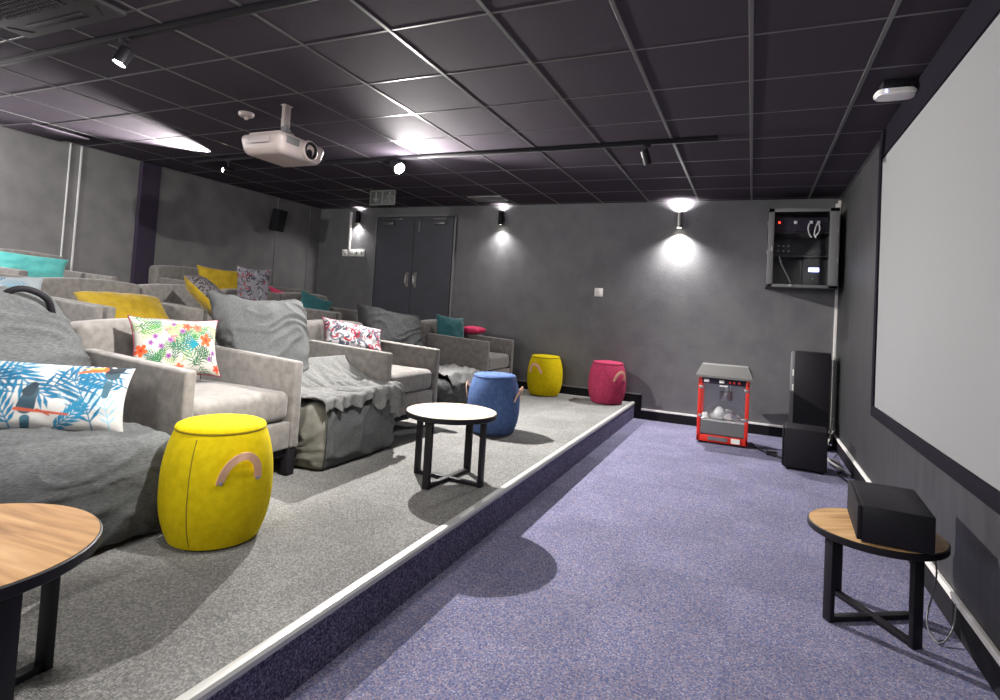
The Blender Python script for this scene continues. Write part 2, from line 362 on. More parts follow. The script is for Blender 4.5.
def pat_tropic(w, h):
    I = canvas(w, h, (210,206,198)); R = random.Random(8)
    for _ in range(30): frond(I, R.uniform(0,w), R.uniform(0,h), R.uniform(0,6.3), R.uniform(34,66), R.choice([(150,184,104),(176,190,130),(96,150,76),(60,120,70)]), 9, .8, 1.4)
    for x, y, a, L in ((.02,.95,-.1,60),(.03,.80,.0,60),(.04,.70,.1,56),(.66,.12,1.9,86),(.62,.10,.9,64),(.45,.40,.5,60),(.30,.18,2.4,52),(.90,.18,2.3,66),(.94,.60,2.5,56),(.86,.84,3.6,60),(.15,.15,.7,50),(.42,.22,1.4,50)):
        frond(I, x*w, y*h, a, L, R.choice([(24,92,58),(40,122,66),(26,106,84),(70,150,60)]), 10, .75, 1.8)
    for k in range(7):
        a = 2.2+k*.3; stroke(I, (.68*w,.50*h), (.68*w+46*math.cos(a), .50*h+40*math.sin(a)), 3.2, .4, (24,140,160))
    for x, y, r, c in ((.80,.58,17,(240,104,52)),(.70,.80,13,(244,120,92)),(.58,.82,12,(238,98,66)),(.06,.40,15,(240,96,44)),(.48,.10,12,(242,116,70)),(.94,.10,11,(238,96,70)),(.10,.12,10,(244,130,80))):
        flower(I, x*w, y*h, r, c, (196,44,30))
    for x, y in ((.28,.46),(.38,.56),(.22,.62),(.52,.72),(.90,.36),(.36,.30),(.84,.26),(.17,.52),(.44,.86)): flower(I, x*w, y*h, 7, (170,110,180), (110,30,110))
    for x, y in ((.34,.74),(.40,.62)): stroke(I, (x*w,y*h), (x*w+8,y*h-14), 2, 1, (244,120,130)); stroke(I, (x*w,y*h), (x*w+16,y*h+3), 4, 2, (244,130,130))
    return I
def pat_paisley(bg, cols, seed, n=46):
    def f(w, h):
        I = canvas(w, h, bg); R = random.Random(seed)
        for _ in range(n):
            x, y, a, r = R.uniform(0,w), R.uniform(0,h), R.uniform(0,6.3), R.uniform(10,24); c = R.choice(cols)
            for k in range(9):
                t = k/9; t2 = (k+1)/9
                P = lambda t: (x+r*(1-t)*math.cos(a+3.6*t)*1.3, y+r*(1-t)*math.sin(a+3.6*t)*1.3)
                stroke(I, P(t), P(t2), 3.6*(1-t)+.8, 3.6*(1-t2)+.8, c)
            if R.random() < .4: stroke(I, (x,y), (x+r*.7*math.cos(a), y+r*.7*math.sin(a)), 1.4, .8, R.choice(cols))
        return I
    return f
pat_pais = pat_paisley((206,202,204), [(74,80,100),(92,96,112),(176,34,62),(196,56,82),(240,238,236),(60,64,84),(128,130,142)], 5, 90)
pat_pais2 = pat_paisley((136,134,142), [(52,54,64),(66,66,78),(150,54,60),(170,168,176),(96,96,108),(46,48,58)], 6, 90)
def pat_leaf(w, h):
    I = canvas(w, h, (190,202,208)); R = random.Random(9)
    for _ in range(34): frond(I, R.uniform(0,w), R.uniform(0,h), R.uniform(0,6.3), R.uniform(44,84), R.choice([(40,140,190),(90,170,205),(30,110,160),(140,196,214)]), 9, .8, 1.8)
    return I
def pat_leopard(w, h):
    I = canvas(w, h, (124,118,118)); R = random.Random(2)
    for _ in range(900):
        x, y = R.uniform(0,w), R.uniform(0,h); a = R.uniform(0,6.3); stroke(I, (x,y), (x+4*math.cos(a), y+4*math.sin(a)), 2.2, 1.2, R.choice([(34,34,48),(48,46,58),(28,28,40)]))
    return I
def cushion(name, label, cat, w, h, t, M4, front, back=None, pat=None, res=(40,30), ear=.10, wr=.004, seed=0, parent=None, group=None, piping=None, pow_=.5):
    nu, nv = (240, int(240*h/w)) if pat else res
    img = pat(nu, nv)*.58 if pat else None
    V = []; F = []; C = []
    U = np.linspace(-1,1,nu); Vv = np.linspace(-1,1,nv)
    def pos(u, v, s):
        prof = max(0,(1-abs(u)**2.6)*(1-abs(v)**2.6))**pow_
        x = w/2*u*(1-ear*(1-v*v)*u*u); y = h/2*v*(1-ear*(1-u*u)*v*v)
        n = noise.noise(Vector((u*2.2+seed*7, v*2.2, s*3+seed)))*wr*3 + noise.noise(Vector((u*6+seed, v*3.5, s*5)))*wr
        # puckers that run into the seams
        n += wr*.8*math.sin(u*17+seed)*abs(v)**3*(1-abs(v)**6) + wr*.8*math.sin(v*15+seed)*abs(u)**3*(1-abs(u)**6)
        return (x, y, s*(t/2*prof+n*prof**.5))
    idx = {}
    for s_ in (1,-1):
        for j, v in enumerate(Vv):
            for i, u in enumerate(U):
                edge = i in (0,nu-1) or j in (0,nv-1)
                if s_ == -1 and edge: idx[(s_,i,j)] = idx[(1,i,j)]; continue
                idx[(s_,i,j)] = len(V); V.append(pos(u, v, s_))
                if img is not None: C.append(img[j, i])
    mi = []
    for s_ in (1,-1):
        for j in range(nv-1):
            for i in range(nu-1):
                q = [idx[(s_,i,j)], idx[(s_,i+1,j)], idx[(s_,i+1,j+1)], idx[(s_,i,j+1)]]
                F.append(q if s_ == 1 else q[::-1]); mi.append(0 if s_ == 1 else 1)
    me = bpy.data.meshes.new(name); me.from_pydata(V, [], F); me.update()
    if img is not None:
        a = me.color_attributes.new('print', 'FLOAT_COLOR', 'POINT'); d = np.ones((len(V),4), np.float32); d[:,:3] = np.array(C); a.data.foreach_set('color', d.ravel())
    o = fin(name, me, [front, back or front], parent, True, 80)
    me.polygons.foreach_set('material_index', mi)
    o.matrix_world = M4
    if label: tag(o, label, cat, group)
    if piping:
        p = B(); pts = []
        for k in range(40): pts.append(pos(-1+2*k/40, -1, 0))
        for k in range(30): pts.append(pos(1, -1+2*k/30, 0))
        for k in range(40): pts.append(pos(1-2*k/40, 1, 0))
        for k in range(31): pts.append(pos(-1, 1-2*k/30, 0))
        tube(p, pts, .004, 6); obj('piping', p, piping, o)
    return o
# orientation: local x runs across, local y up, local z is the face normal
def face(cx, cy, cz, nrm, tilt=0, roll=0):
    """centre, horizontal facing angle of the face (0 = +x), tilt back from vertical, roll in its plane"""
    m = Matrix.Rotation(nrm, 4, 'Z') @ Matrix.Rotation(PI/2, 4, 'Z') @ Matrix.Rotation(PI/2, 4, 'X')
    return Matrix.Translation((cx,cy,cz)) @ m @ Matrix.Rotation(-tilt, 4, 'X') @ Matrix.Rotation(roll, 4, 'Z')
R_ = math.radians
pr = M['print']
cushion('cushion', 'white cushion printed with blue palm leaves and toucans lying on the nearest bean bag', 'cushion', .66,.30,.14, face(-2.69,-1.66,.80, R_(-34), R_(24), R_(-5)), pr, M['charcoal'], pat_toucan, seed=1, ear=.06)
cushion('cushion', 'white cushion with orange flowers and green palm leaves on the front armchair', 'cushion', .50,.36,.15, face(-3.05,-.77,.945, R_(-16), R_(20), R_(-2)), pr, M['maroon'], pat_tropic, seed=2, ear=.12, piping=M['maroon'])
cushion('cushion', 'red, white and grey paisley cushion on the armchair behind the round table', 'cushion', .58,.34,.15, face(-3.14,1.0,.935, R_(-20), R_(34), R_(-12)), pr, M['maroon'], pat_pais, seed=3, piping=M['maroon'])
cushion('cushion', 'dark teal square cushion on the armchair nearest the far wall', 'cushion', .46,.40,.15, face(-3.42,3.28,.965, R_(-22), R_(16), R_(-6)), M['tealdark'], seed=4, ear=.13)
cushion('cushion', 'bright turquoise oblong cushion on the back row armchair at left edge', 'cushion', .60,.27,.15, face(-6.02,-.08,1.40, R_(-22), R_(18), R_(-4)), M['teal'], seed=5)
cushion('cushion', 'cushion with blue leaf print on the middle row armchair at left edge', 'cushion', .44,.40,.14, face(-4.86,-.78,1.13, R_(-18), R_(18)), pr, M['charcoal'], pat_leaf, seed=6)
cushion('cushion', 'large mustard cushion lying across the middle row armchair seat', 'cushion', .66,.46,.22, face(-4.55,-.09,1.06, R_(-4), R_(50), R_(-3)), M['mustard'], seed=7, pow_=.42)
cushion('cushion', 'upright mustard cushion on the back row between two armchairs', 'cushion', .56,.36,.14, face(-5.78,1.80,1.40, R_(-22), R_(12), R_(-3)), M['mustard'], seed=8, ear=.14)
# leaning on its edge over the armrest, so that both of its faces show
nz = Vector((.50,.47,.72)).normalized(); ax = Vector((.47,.55,-.70)); ax = (ax-nz*ax.dot(nz)).normalized(); ay = nz.cross(ax)
ml = Matrix((( ax.x,ay.x,nz.x,-4.30),(ax.y,ay.y,nz.y,.46),(ax.z,ay.z,nz.z,1.235),(0,0,0,1)))
cushion('cushion', 'mustard cushion with a black and grey leopard print side leaning over a middle row arm', 'cushion', .54,.44,.20, ml, pr, M['mustard'], pat_leopard, seed=9, pow_=.6)
cushion('cushion', 'grey, black and red paisley cushion standing upright in the middle row', 'cushion', .34,.44,.12, face(-4.60,1.20,1.34, R_(-24), R_(8), R_(-2)), pr, M['charcoal'], pat_pais2, seed=10)
cushion('cushion', 'bright pink cushion in the back row beside the upright paisley cushion', 'cushion', .46,.30,.16, face(-5.7,2.55,1.26, R_(-20), R_(40), R_(-24)), M['pinkc'], seed=11)
cushion('cushion', 'small teal cushion on the far end armchair of the middle row', 'cushion', .42,.34,.14, face(-4.82,2.36,1.16, R_(-28), R_(24), R_(-20)), M['tealdark'], seed=12, ear=.14)

# ---------------------------------------------------------------- bean bags
def remesh(bm, voxel=.016, smooth=6):
    me = bpy.data.meshes.new('t'); bm.to_mesh(me); bm.free(); o = bpy.data.objects.new('t', me); COL.objects.link(o)
    m = o.modifiers.new('r', 'REMESH'); m.mode = 'VOXEL'; m.voxel_size = voxel
    m = o.modifiers.new('s', 'SMOOTH'); m.factor = .6; m.iterations = smooth
    dg = bpy.context.evaluated_depsgraph_get(); e = o.evaluated_get(dg); r = bpy.data.meshes.new_from_object(e)
    bpy.data.objects.remove(o); bpy.data.meshes.remove(me); return r
def wrinkle(me, amp=.010, seed=0, fold=1.0, zmin=0):
    n = len(me.vertices); co = np.empty(n*3); no = np.empty(n*3); me.vertices.foreach_get('co', co); me.vertex_normals.foreach_get('vector', no) if hasattr(me,'vertex_normals') else None
    co = co.reshape(-1,3); no = no.reshape(-1,3)
    for i in range(n):
        p = co[i]; 
        a = noise.noise(Vector((p[0]*4+seed, p[1]*3, p[2]*4)))
        r = 1-abs(noise.noise(Vector((p[0]*7+seed*3, p[1]*3.2+a, p[2]*9+2*a))))*2
        f = noise.noise(Vector((p[0]*18, p[1]*14, p[2]*18+seed)))
        d = amp*(1.2*a + fold*.9*max(r,0)**3 + .25*f)
        if p[2] > .03: co[i] += no[i]*d
    co[:,2] = np.maximum(co[:,2], 0)
    me.vertices.foreach_set('co', co.ravel()); me.update()
def pillow_bm(bm, w, h, t, m4, ear=.06, seed=0, pw=.5, taper=0, tb=0):
    nu, nv = 36, 30; b = bmesh.new(); vs = {}
    for s_ in (1,-1):
        for j in range(nv):
            for i in range(nu):
                if s_ < 0 and (i in (0,nu-1) or j in (0,nv-1)): vs[(s_,i,j)] = vs[(1,i,j)]; continue
                u, v = -1+2*i/(nu-1), -1+2*j/(nv-1); pf = max(0,(1-abs(u)**3)*(1-abs(v)**3))**pw
                vs[(s_,i,j)] = b.verts.new((w/2*u*(1-ear*(1-v*v)*u*u)*(1-taper*max(v,0)**1.5)*(1-tb*max(.25-v,0)/1.25), h/2*v*(1-ear*(1-u*u)*v*v), s_*(t/2*pf)+ (0 if (i in (0,nu-1) or j in (0,nv-1)) else s_*.004)))
    for s_ in (1,-1):
        for j in range(nv-1):
            for i in range(nu-1):
                q = [vs[(s_,i,j)], vs[(s_,i+1,j)], vs[(s_,i+1,j+1)], vs[(s_,i,j+1)]]
                b.faces.new(q if s_ > 0 else q[::-1])
    b.transform(m4); merge(bm, b)
def bag_block(sx, sy, sz, cx, cy, bev=.06, bulge=.03):
    b = bmesh.new(); bmesh.ops.create_cube(b, size=1); 
    for v in b.verts: v.co = Vector((v.co.x*sx, v.co.y*sy, v.co.z*sz))
    bmesh.ops.bevel(b, geom=list(b.edges), offset=bev, segments=4, affect='EDGES', profile=.5)
    bmesh.ops.subdivide_edges(b, edges=[e for e in b.edges if e.calc_length() > .12], cuts=8, use_grid_fill=True)
    for v in b.verts:
        x, y, z = v.co.x/sx*2, v.co.y/sy*2, v.co.z/sz*2
        v.co.x += bulge*x*(1-y*y)*(1-z*z); v.co.y += bulge*y*(1-x*x)*(1-z*z); v.co.z += bulge*max(z,0)*(1-x*x)*(1-y*y)
    b.transform(Matrix.Translation((cx, cy, sz/2))); return b

# near bean bag
t = thing('bean_bag', 'large grey bean bag lounger at left edge beside the yellow stool', 'bean bag', (-2.28,-1.74,ZP))
b = B(); merge(b, bag_block(.80,.98,.43,-.42,0,.09,.05)); bx(b, (-.85,0,.33),(.5,.9,.6),.12,4)
pillow_bm(b, .86, .90, .34, face(-.92,.13,.61, 0, R_(18)), -.02, 3, .42, taper=.40)
me = remesh(b); wrinkle(me, .013, 1, 1.3); fin('body', me, M['bag'], t, True, 180)
b = B(); tube(b, [(-0.98, 0.17, 0.97), (-0.93, 0.19, 1.03), (-0.90, 0.25, 1.045), (-0.88, 0.33, 1.0), (-0.91, 0.38, 0.90)], .016, 10); obj('handle', b, M['blackm'], t)
b = B(); tube(b, [(.03,-.30,.02),(.052,-.30,.15),(.056,-.30,.28),(.02,-.30,.41),(-.06,-.30,.455)], .004, 6); obj('seam', b, M['blackm'], t)

# bean bag between the two front armchairs, its loose cover draped over the seat
t = thing('bean_bag', 'grey bean bag with crumpled loose cover between the two front armchairs', 'bean bag', (-2.34,.14,ZP))
b = B(); merge(b, bag_block(.78,.80,.415,-.40,0,.05,.03)); bx(b, (-.80,0,.3),(.5,.72,.56),.10,4)
pillow_bm(b, .76, .86, .32, face(-.70,-.22,.69, R_(-8), R_(24), R_(-3)), .15, 5, .5, tb=.4)
me = remesh(b); wrinkle(me, .014, 5, 1.5)
o = fin('body', me, [M['bag'], M['bagside']], t, True, 180)
for p in me.polygons:
    if p.center.y < -.36 and p.center.z < .42: p.material_index = 1
b = B(); tube(b, [(.0,-.375,.02),(.012,-.385,.15),(.012,-.385,.30),(-.005,-.375,.40)], .004, 6); obj('seam', b, M['charcoal'], t)
nu, nv = 90, 90; V = []; F = []
for j in range(nv):
    for i in range(nu):
        u, v = i/(nu-1), j/(nv-1)                # u from the near side to the far side, v from the back pad down to the hem
        y = -.42+.86*u; hem = .02+.05*u**1.5+.10*math.exp(-((u-.86)/.06)**2)+.05*noise.noise(Vector((u*7,1,2)))+.006*noise.noise(Vector((u*26,5,2)))
        L = .60+hem; s_ = v*L
        if s_ < .56: x = -.55+s_; zz = .438+.20*max(0, 1-s_/.34)**2
        else: a = s_-.56; x = .022+.03*noise.noise(Vector((u*14,9,7)))*min(1,a*14); zz = .43-a
        if s_ >= .56: x += .10*noise.noise(Vector((u*11,2,7)))*a*9*.5
        w_ = noise.noise(Vector((x*5, y*7, 3)))*.018+ (1-abs(noise.noise(Vector((x*4+y*6, y*13-x*5, 1))))*2)*.022
        k = min(1, v*3)*(1+u)
        V.append((x+.006*math.sin(y*60)*v, y+.02*noise.noise(Vector((u*9,v*5,0))), zz+w_*k+.004))
for j in range(nv-1):
    for i in range(nu-1): q = j*nu+i; F.append((q, q+1, q+nu+1, q+nu))
me = bpy.data.meshes.new('loose_cover'); me.from_pydata(V, [], F); me.update()
c = fin('loose_cover', me, M['coverlit'], t, True, 180); md = c.modifiers.new('th', 'SOLIDIFY'); md.thickness = .006; c['label'] = 'crumpled cover, colour lightened as if lit'

# bean bag behind the blue stool
t = thing('bean_bag', 'dark grey bean bag with charcoal back pad behind the blue stool', 'bean bag', (-2.62,2.18,ZP))
b = B(); merge(b, bag_block(.74,1.02,.34,-.38,0,.07,.05)); bx(b, (-.72,-.1,.28),(.4,.8,.5),.1,4)
me = remesh(b); wrinkle(me, .014, 9, 1.4); fin('body', me, M['bagdark'], t, True, 180)
b = B(); pillow_bm(b, .82, .66, .28, face(-.60,-.46,.72, R_(-14), R_(26), R_(-9)), .13, 7, .5)
me = remesh(b); wrinkle(me, .010, 12, .9); fin('back_pad', me, M['charcoal'], t, True, 180)
V = []; F = []; nu = nv = 50
for j in range(nv):
    for i in range(nu):
        u, v = i/(nu-1), j/(nv-1); x = -.45+.47*v; y = -.30+.72*u
        zz = .385+.02*(1-v)+(.03*noise.noise(Vector((x*9,y*7,4))) + .02*(1-2*abs(noise.noise(Vector((x*14,y*6,2))))))
        if v > .86: zz -= (v-.86)*.7
        V.append((x,y,zz))
for j in range(nv-1):
    for i in range(nu-1): q = j*nu+i; F.append((q, q+1, q+nu+1, q+nu))
me = bpy.data.meshes.new('loose_cover'); me.from_pydata(V, [], F); me.update()
c = fin('loose_cover', me, M['coverlit'], t, True, 180); md = c.modifiers.new('th', 'SOLIDIFY'); md.thickness = .006

# ---------------------------------------------------------------- barrel stools
def stool(label, mat, seamcol, loc, ang, group='felt barrel stools with leather handles', H=.50):
    t = thing('barrel_stool', label, 'stool', loc, ang, group)
    b = B(); n = 26; prof = [(.165,.004)]
    for k in range(n+1):
        q = k/n; r = .168+(.228-.168)*math.sin(PI*min(1, .06+q*.90))**.8 if q < .55 else None
        z = .012+q*(H-.03)
        r = .170+.060*(1-abs((q-.47)/.53)**2.3) if q <= .47 else .186+.044*(1-abs((q-.47)/.53)**2.4)
        prof.append((r, z))
    prof += [(.183,H-.010)]
    lathe(b, prof, 56); obj('body', b, mat, t)
    b = B(); lathe(b, [(.182,H-.016),(.187,H-.008),(.182,H+.002),(.165,H+.010),(.12,H+.015),(.05,H+.017),(.005,H+.018)], 56); obj('seat_pad', b, mat, t)
    b = B(); lathe(b, [(.1865,H-.0165),(.1885,H-.0135),(.1865,H-.0105)], 56, cap=False)
    for a in (R_(-50), R_(130)):
        pts = []
        for k in range(12):
            q = .03+k/11*.94; z = .012+q*(H-.03); r = .170+.060*(1-abs((q-.47)/.53)**2.3) if q <= .47 else .186+.044*(1-abs((q-.47)/.53)**2.4)
            pts.append(((r+.0005)*math.cos(a), (r+.0005)*math.sin(a), z))
        tube(b, pts, .0022, 5)
    obj('seam', b, seamcol, t)
    for s_ in (0, PI):
        hb = B(); w = .018; N = 22; zb = H*.585; half = .078; vs = []
        for k in range(N+1):
            a = PI*k/N; y = -half*math.cos(a); zz = zb+.115*math.sin(a); out = .229+.030*math.sin(a)-.006
            out = math.sqrt(max(out**2-y*y*.9,0)); c_, s2 = (1.0, 0)
            row = []
            for dw, dt in ((-w,0),(w,0),(w,.004),(-w,.004)):
                rr = Vector((0, -math.cos(a), math.sin(a)))
                row.append(hb.verts.new(Vector((out+dt+.002, y, zz)) + rr*dw*.9))
            vs.append(row)
        for p, q in zip(vs, vs[1:]):
            for k in range(4): hb.faces.new((p[k], p[(k+1)%4], q[(k+1)%4], q[k]))
        hb.faces.new(vs[0]); hb.faces.new(vs[-1][::-1]); hb.transform(Matrix.Rotation(s_, 4, 'Z'))
        ho = obj('handle', hb, M['leather'], t)
        for y in (-half, half):
            rb = B(); xx = math.sqrt(.229**2-y*y*.9)+.001; cyl(rb, (xx, y, zb+.006), (xx+.006, y, zb+.006), .008, 12)
            rb.transform(Matrix.Rotation(s_, 4, 'Z')); obj('rivet', rb, M['steel'], ho)
    return t
stool('large yellow felt stool nearest the viewer between bean bag and armchair', M['yellow'], M['seam'], (-2.10,-1.23,ZP), R_(-19))
stool('blue felt stool standing behind the round table', M['blue'], flat('blue_seam',(50,72,120)), (-1.99,1.52,ZP), R_(5))
stool('small yellow felt stool standing by the far wall', M['yellow'], M['seam'], (-2.38,4.00,ZP), R_(-104))
stool('pink felt stool at the far corner of the carpeted platform', M['pink'], flat('pink_seam',(130,30,64)), (-1.55,3.96,ZP), R_(-36))
cushion('cushion', 'pink cushion lying on the far arm of the armchair next to the far wall', 'cushion', .26,.36,.10, Matrix.Translation((-3.36,3.80,.975)) @ Matrix.Rotation(.1,4,'Z'), M['pinkc'], seed=14, ear=.04, pow_=.4)

# ---------------------------------------------------------------- round tables
def table(label, loc, rz, r, H, top, group='round coffee tables on black crossed frames'):
    t = thing('round_table', label, 'table', loc, rz, group)
    b = B(); lathe(b, [(r-.012,H-.034),(r-.003,H-.031),(r,H-.028),(r,H-.004),(r-.003,H-.0015),(r-.006,H-.001)], 72); obj('rim', b, M['black'], t)
    b = B(); lathe(b, [(r-.008,H-.012),(r-.006,H),(.0,H+.0005)], 72); obj('tabletop', b, top, t)
    q = r*.82; s_ = .036
    for a in range(4):
        l = B(); m = Matrix.Rotation(a*PI/2, 4, 'Z'); bx(l, (q,0,(H-.034)/2), (.022,s_*1.3,H-.036), .002); l.transform(m); obj('leg', l, M['black'], t)
    for nm, zc, hh in (('foot_rail', .012, .022), ('top_rail', H-.042, .016)):
        for a in (0,1):
            c = B(); bx(c, (0,0,zc), (2*q-.02, s_, hh), .002); c.transform(Matrix.Rotation(a*PI/2, 4, 'Z') @ Matrix.Translation((0,0,a*.0008))); obj(nm, c, M['black'], t)
    return t
table('round table with brightly lit top in the middle of the platform', (-1.64,.09,ZP), R_(-4), .285, .43, M['oaklit'])
table('round oak table at the bottom left corner of the photo', (-1.71,-2.36,ZP), R_(4), .325, .43, M['oak'])
table('round oak table on the blue carpet carrying the black box speaker', (.60,-.02,0), R_(33), .268, .40, M['oakside'])

# ---------------------------------------------------------------- speakers
t = thing('centre_speaker', 'black box speaker lying on the round table by the screen', 'speaker', (.640,-.04,.402), R_(-3))
b = B(); bx(b, (.008,0,.078), (.25,.45,.15), .004); obj('cabinet', b, M['black'], t)
b = B(); bx(b, (-.125,.0,.078), (.018,.44,.142), .004); obj('grille', b, M['blackm'], t)
t = thing('subwoofer', 'cube shaped black subwoofer standing by the far right corner', 'speaker', (.545,2.86,0), R_(-3))
b = B(); bx(b, (.0,0,.195), (.34,.34,.35), .01, 3); obj('cabinet', b, M['black'], t)
b = B(); bx(b, (-.177,0,.195), (.02,.33,.33), .008, 3); obj('grille', b, M['blackm'], t)
for sx in (-1,1):
    for sy in (-1,1):
        b = B(); lathe(b, [(.02,0),(.022,.02)], 16, Matrix.Translation((sx*.13,sy*.13,0))); obj('foot', b, M['blackm'], t)
t = thing('tower_speaker', 'tall slim black speaker standing against the far wall', 'speaker', (.675,4.02,0), R_(-6))
b = B(); bx(b, (.01,0,.51), (.34,.30,1.0), .006); bx(b, (.01,0,.012), (.37,.33,.022), .004); obj('cabinet', b, M['black'], t)
b = B(); bx(b, (-.175,0,.53), (.05,.27,.94), .006); obj('grille', b, M['grey'], t)['label'] = 'grey side strip'
b = B()
for z in (.62,.78): bx(b, (-.17,-.139,z), (.014,.012,.07), .003)
obj('clip', b, M['white'], t)

# ---------------------------------------------------------------- popcorn machine
t = thing('popcorn_machine', 'red framed glass popcorn machine on the floor by the far wall', 'popcorn machine', (-.185,3.55,0), R_(0))
w, d, h = .50, .38, .70
b = B()
for sx in (-1,1):
    for sy in (-1,1): bx(b, (sx*(w/2-.018), sy*(d/2-.018), h/2+.01), (.036,.036,h-.02), .003)
for sy in (-1,1): bx(b, (0, sy*(d/2-.012), .055), (w,.02,.07), .003)
for sx in (-1,1): bx(b, (sx*(w/2-.012), 0, .055), (.02,d,.07), .003); bx(b, (sx*(w/2-.012), 0, h-.06), (.02,d,.04), .003)
obj('frame', b, M['red'], t)
b = B(); hw, hd = w/2+.03, d/2+.03; tw, td = w/2-.02, d/2-.06
v = [(-hw,-hd,h-.01),(hw,-hd,h-.01),(hw,hd,h-.01),(-hw,hd,h-.01),(-hw,-hd,h+.012),(hw,-hd,h+.012),(hw,hd,h+.012),(-hw,hd,h+.012),(-tw,-td,h+.12),(tw,-td,h+.12),(tw,td,h+.12),(-tw,td,h+.12)]
vs = [b.verts.new(p) for p in v]
for f in ((3,2,1,0),(0,1,5,4),(1,2,6,5),(2,3,7,6),(3,0,4,7),(4,5,9,8),(5,6,10,9),(6,7,11,10),(7,4,8,11),(8,9,10,11)): b.faces.new([vs[i] for i in f])
obj('lid', b, M['lid'], t, False)
b = B(); bx(b, (0,-d/2+.012,h-.045), (w-.07,.012,.06), .002); bx(b, (0,0,h-.012), (w-.04,d-.04,.012)); obj('control_panel', b, M['void'], t)
b = B()
b.free()
for x in (-.17,-.02): b = B(); bx(b, (x,-d/2+.002,h-.045), (.05,.01,.03), .003); obj('switch', b, M['white'], t)
b = B(); bx(b, (.0,-d/2+.0,h-.088), (.08,.006,.012)); obj('name_plate', b, M['white'], t)
for x in (.06,.10,.15):
    b = B(); lathe(b, [(.012,0),(.010,.012)], 14, Matrix.Translation((x,-d/2+.006,h-.045)) @ Matrix.Rotation(PI/2,4,'X')); obj('knob', b, M['red'], t)
b = B(); bx(b, (0,0,.16), (w-.05,d-.03,.14), .004); obj('lower_cabinet', b, M['grey'], t)
b = B(); bx(b, (0,-d/2+.006,.17), (w-.075,.006,.13)); obj('front_panel', b, M['rack'], t)
b = B()
for nm, c, s_ in ((0,(0,-d/2+.008,.43),(w-.07,.004,.38)),(0,(-w/2+.01,0,.43),(.004,d-.07,.38)),(0,(w/2-.01,0,.43),(.004,d-.07,.38)),(0,(0,d/2-.01,.43),(w-.07,.004,.38))): bx(b, c, s_)
obj('glass_pane', b, M['glass'], t, False)
b = B()
for sx in (-1,1):
    for z in (.285,.585): bx(b, (sx*(w/2-.03),-d/2-.002,z), (.042,.01,.03), .003)
obj('hinge', b, M['steel'], t)
b = B(); bx(b, (0,-.17,.245), (w-.07,.02,.012)); bx(b, (0,0,.236), (w-.06,d-.05,.008)); obj('tray', b, M['white'], t)
b = B(); lathe(b, [(.055,.02),(.062,.03),(.062,.11),(.055,.12)], 26, Matrix.Translation((.02,.03,.42))); bx(b, (.02,.03,.60), (.03,.02,.12)); bx(b, (.06,.03,.56), (.012,.012,.2)); obj('kettle', b, M['steel'], t)
b = B(); bx(b, (-.04,-d/2-.002,.058), (.19,.006,.038)); obj('vent_plate', b, M['grey'], t)
b = B(); bx(b, (.135,-d/2-.003,.056), (.085,.006,.05)); obj('paper_label', b, M['white'], t)
b = B()
for k in range(4): bx(b, ((-1)**k*(w/2-.04), (-1 if k<2 else 1)*(d/2-.04), .012), (.03,.03,.024))
obj('foot', b, M['blackm'], t)
# white and clear tubs lying inside
b = B()
def blob(bm, c, r, sq=(1,1,1)):
    q = bmesh.new(); bmesh.ops.create_icosphere(q, subdivisions=3, radius=r)
    for vv in q.verts:
        k = 1+.18*noise.noise(vv.co*18+Vector(c)*9); vv.co = Vector((vv.co.x*sq[0]*k, vv.co.y*sq[1]*k, vv.co.z*sq[2]*k))
    q.transform(Matrix.Translation(c)); merge(bm, q)
for c, r, q in (((-.10,-.07,.295),.055,(1.2,1,1)),((-.03,-.08,.315),.06,(1,1,1.1)),((.05,-.06,.305),.06,(1.2,1,1)),((-.16,-.04,.275),.04,(1.3,1,.8)),((.12,-.05,.28),.045,(1.3,1,.8)),((.0,.0,.28),.05,(2,1,.9))): blob(b, c, r, q)
o = obj('popcorn_bag', b, M['white'], None); o.location = (-.185,3.55,.0); tag(o, 'white bags heaped on the tray inside the popcorn machine', 'bag')
b = B(); bx(b, (0,0,0), (.006,.16,.05), .002, mat=None); b.transform(Matrix.Rotation(R_(-78),4,'Z')); 
bx(b, (.0,.0,-.0), (.17,.006,.05), .002)
o = obj('scoop', b, M['steel'], None); o.rotation_euler = (0, R_(34), 0); o.location = (-.085,3.44,.30); tag(o, 'metal scoop leaning on the white bags in the popcorn machine', 'scoop')

# ---------------------------------------------------------------- wall rack
t = thing('wall_rack', 'grey wall mounted equipment cabinet with glass door near far corner', 'equipment cabinet', (.525,YW,1.70), 0)
w, d, h = .68, .50, .86
b = B(); th = .012
bx(b, (0,-d/2,h-th/2), (w,d,th)); bx(b, (0,-d/2,th/2), (w,d,th)); bx(b, (-w/2+th/2,-d/2,h/2), (th,d,h)); bx(b, (w/2-th/2,-d/2,h/2), (th,d,h)); bx(b, (0,-.01,h/2), (w,.02,h))
obj('cabinet', b, M['racks'], t)
b = B(); bx(b, (-w/2+.03,-d-.006,h/2), (.06,.018,h), .003); bx(b, (w/2-.045,-d-.006,h/2), (.09,.018,h), .003); bx(b, (0,-d-.006,h-.02), (w,.018,.04), .003); bx(b, (0,-d-.006,.016), (w,.018,.032), .003)
dr = obj('door', b, M['rack'], t); 
b = B(); bx(b, (-.015,-d-.004,h/2), (w-.14,.004,h-.06)); obj('glass_pane', b, M['glass'], dr, False)
b = B(); bx(b, (-w/2+.045,-d-.022,.42), (.016,.016,.05), .003); obj('handle', b, M['steel'], dr)
b = B(); bx(b, (-.10,-d-.02,.02), (.035,.014,.02), .003); obj('latch', b, M['steel'], dr)
b = B()
for z in (.30,.62): bx(b, (w/2-.008,-d-.018,z), (.012,.012,.06), .003); bx(b, (-w/2-.004,-d+.01,z+.08), (.012,.03,.05), .003)
obj('hinge', b, M['grey'], dr)
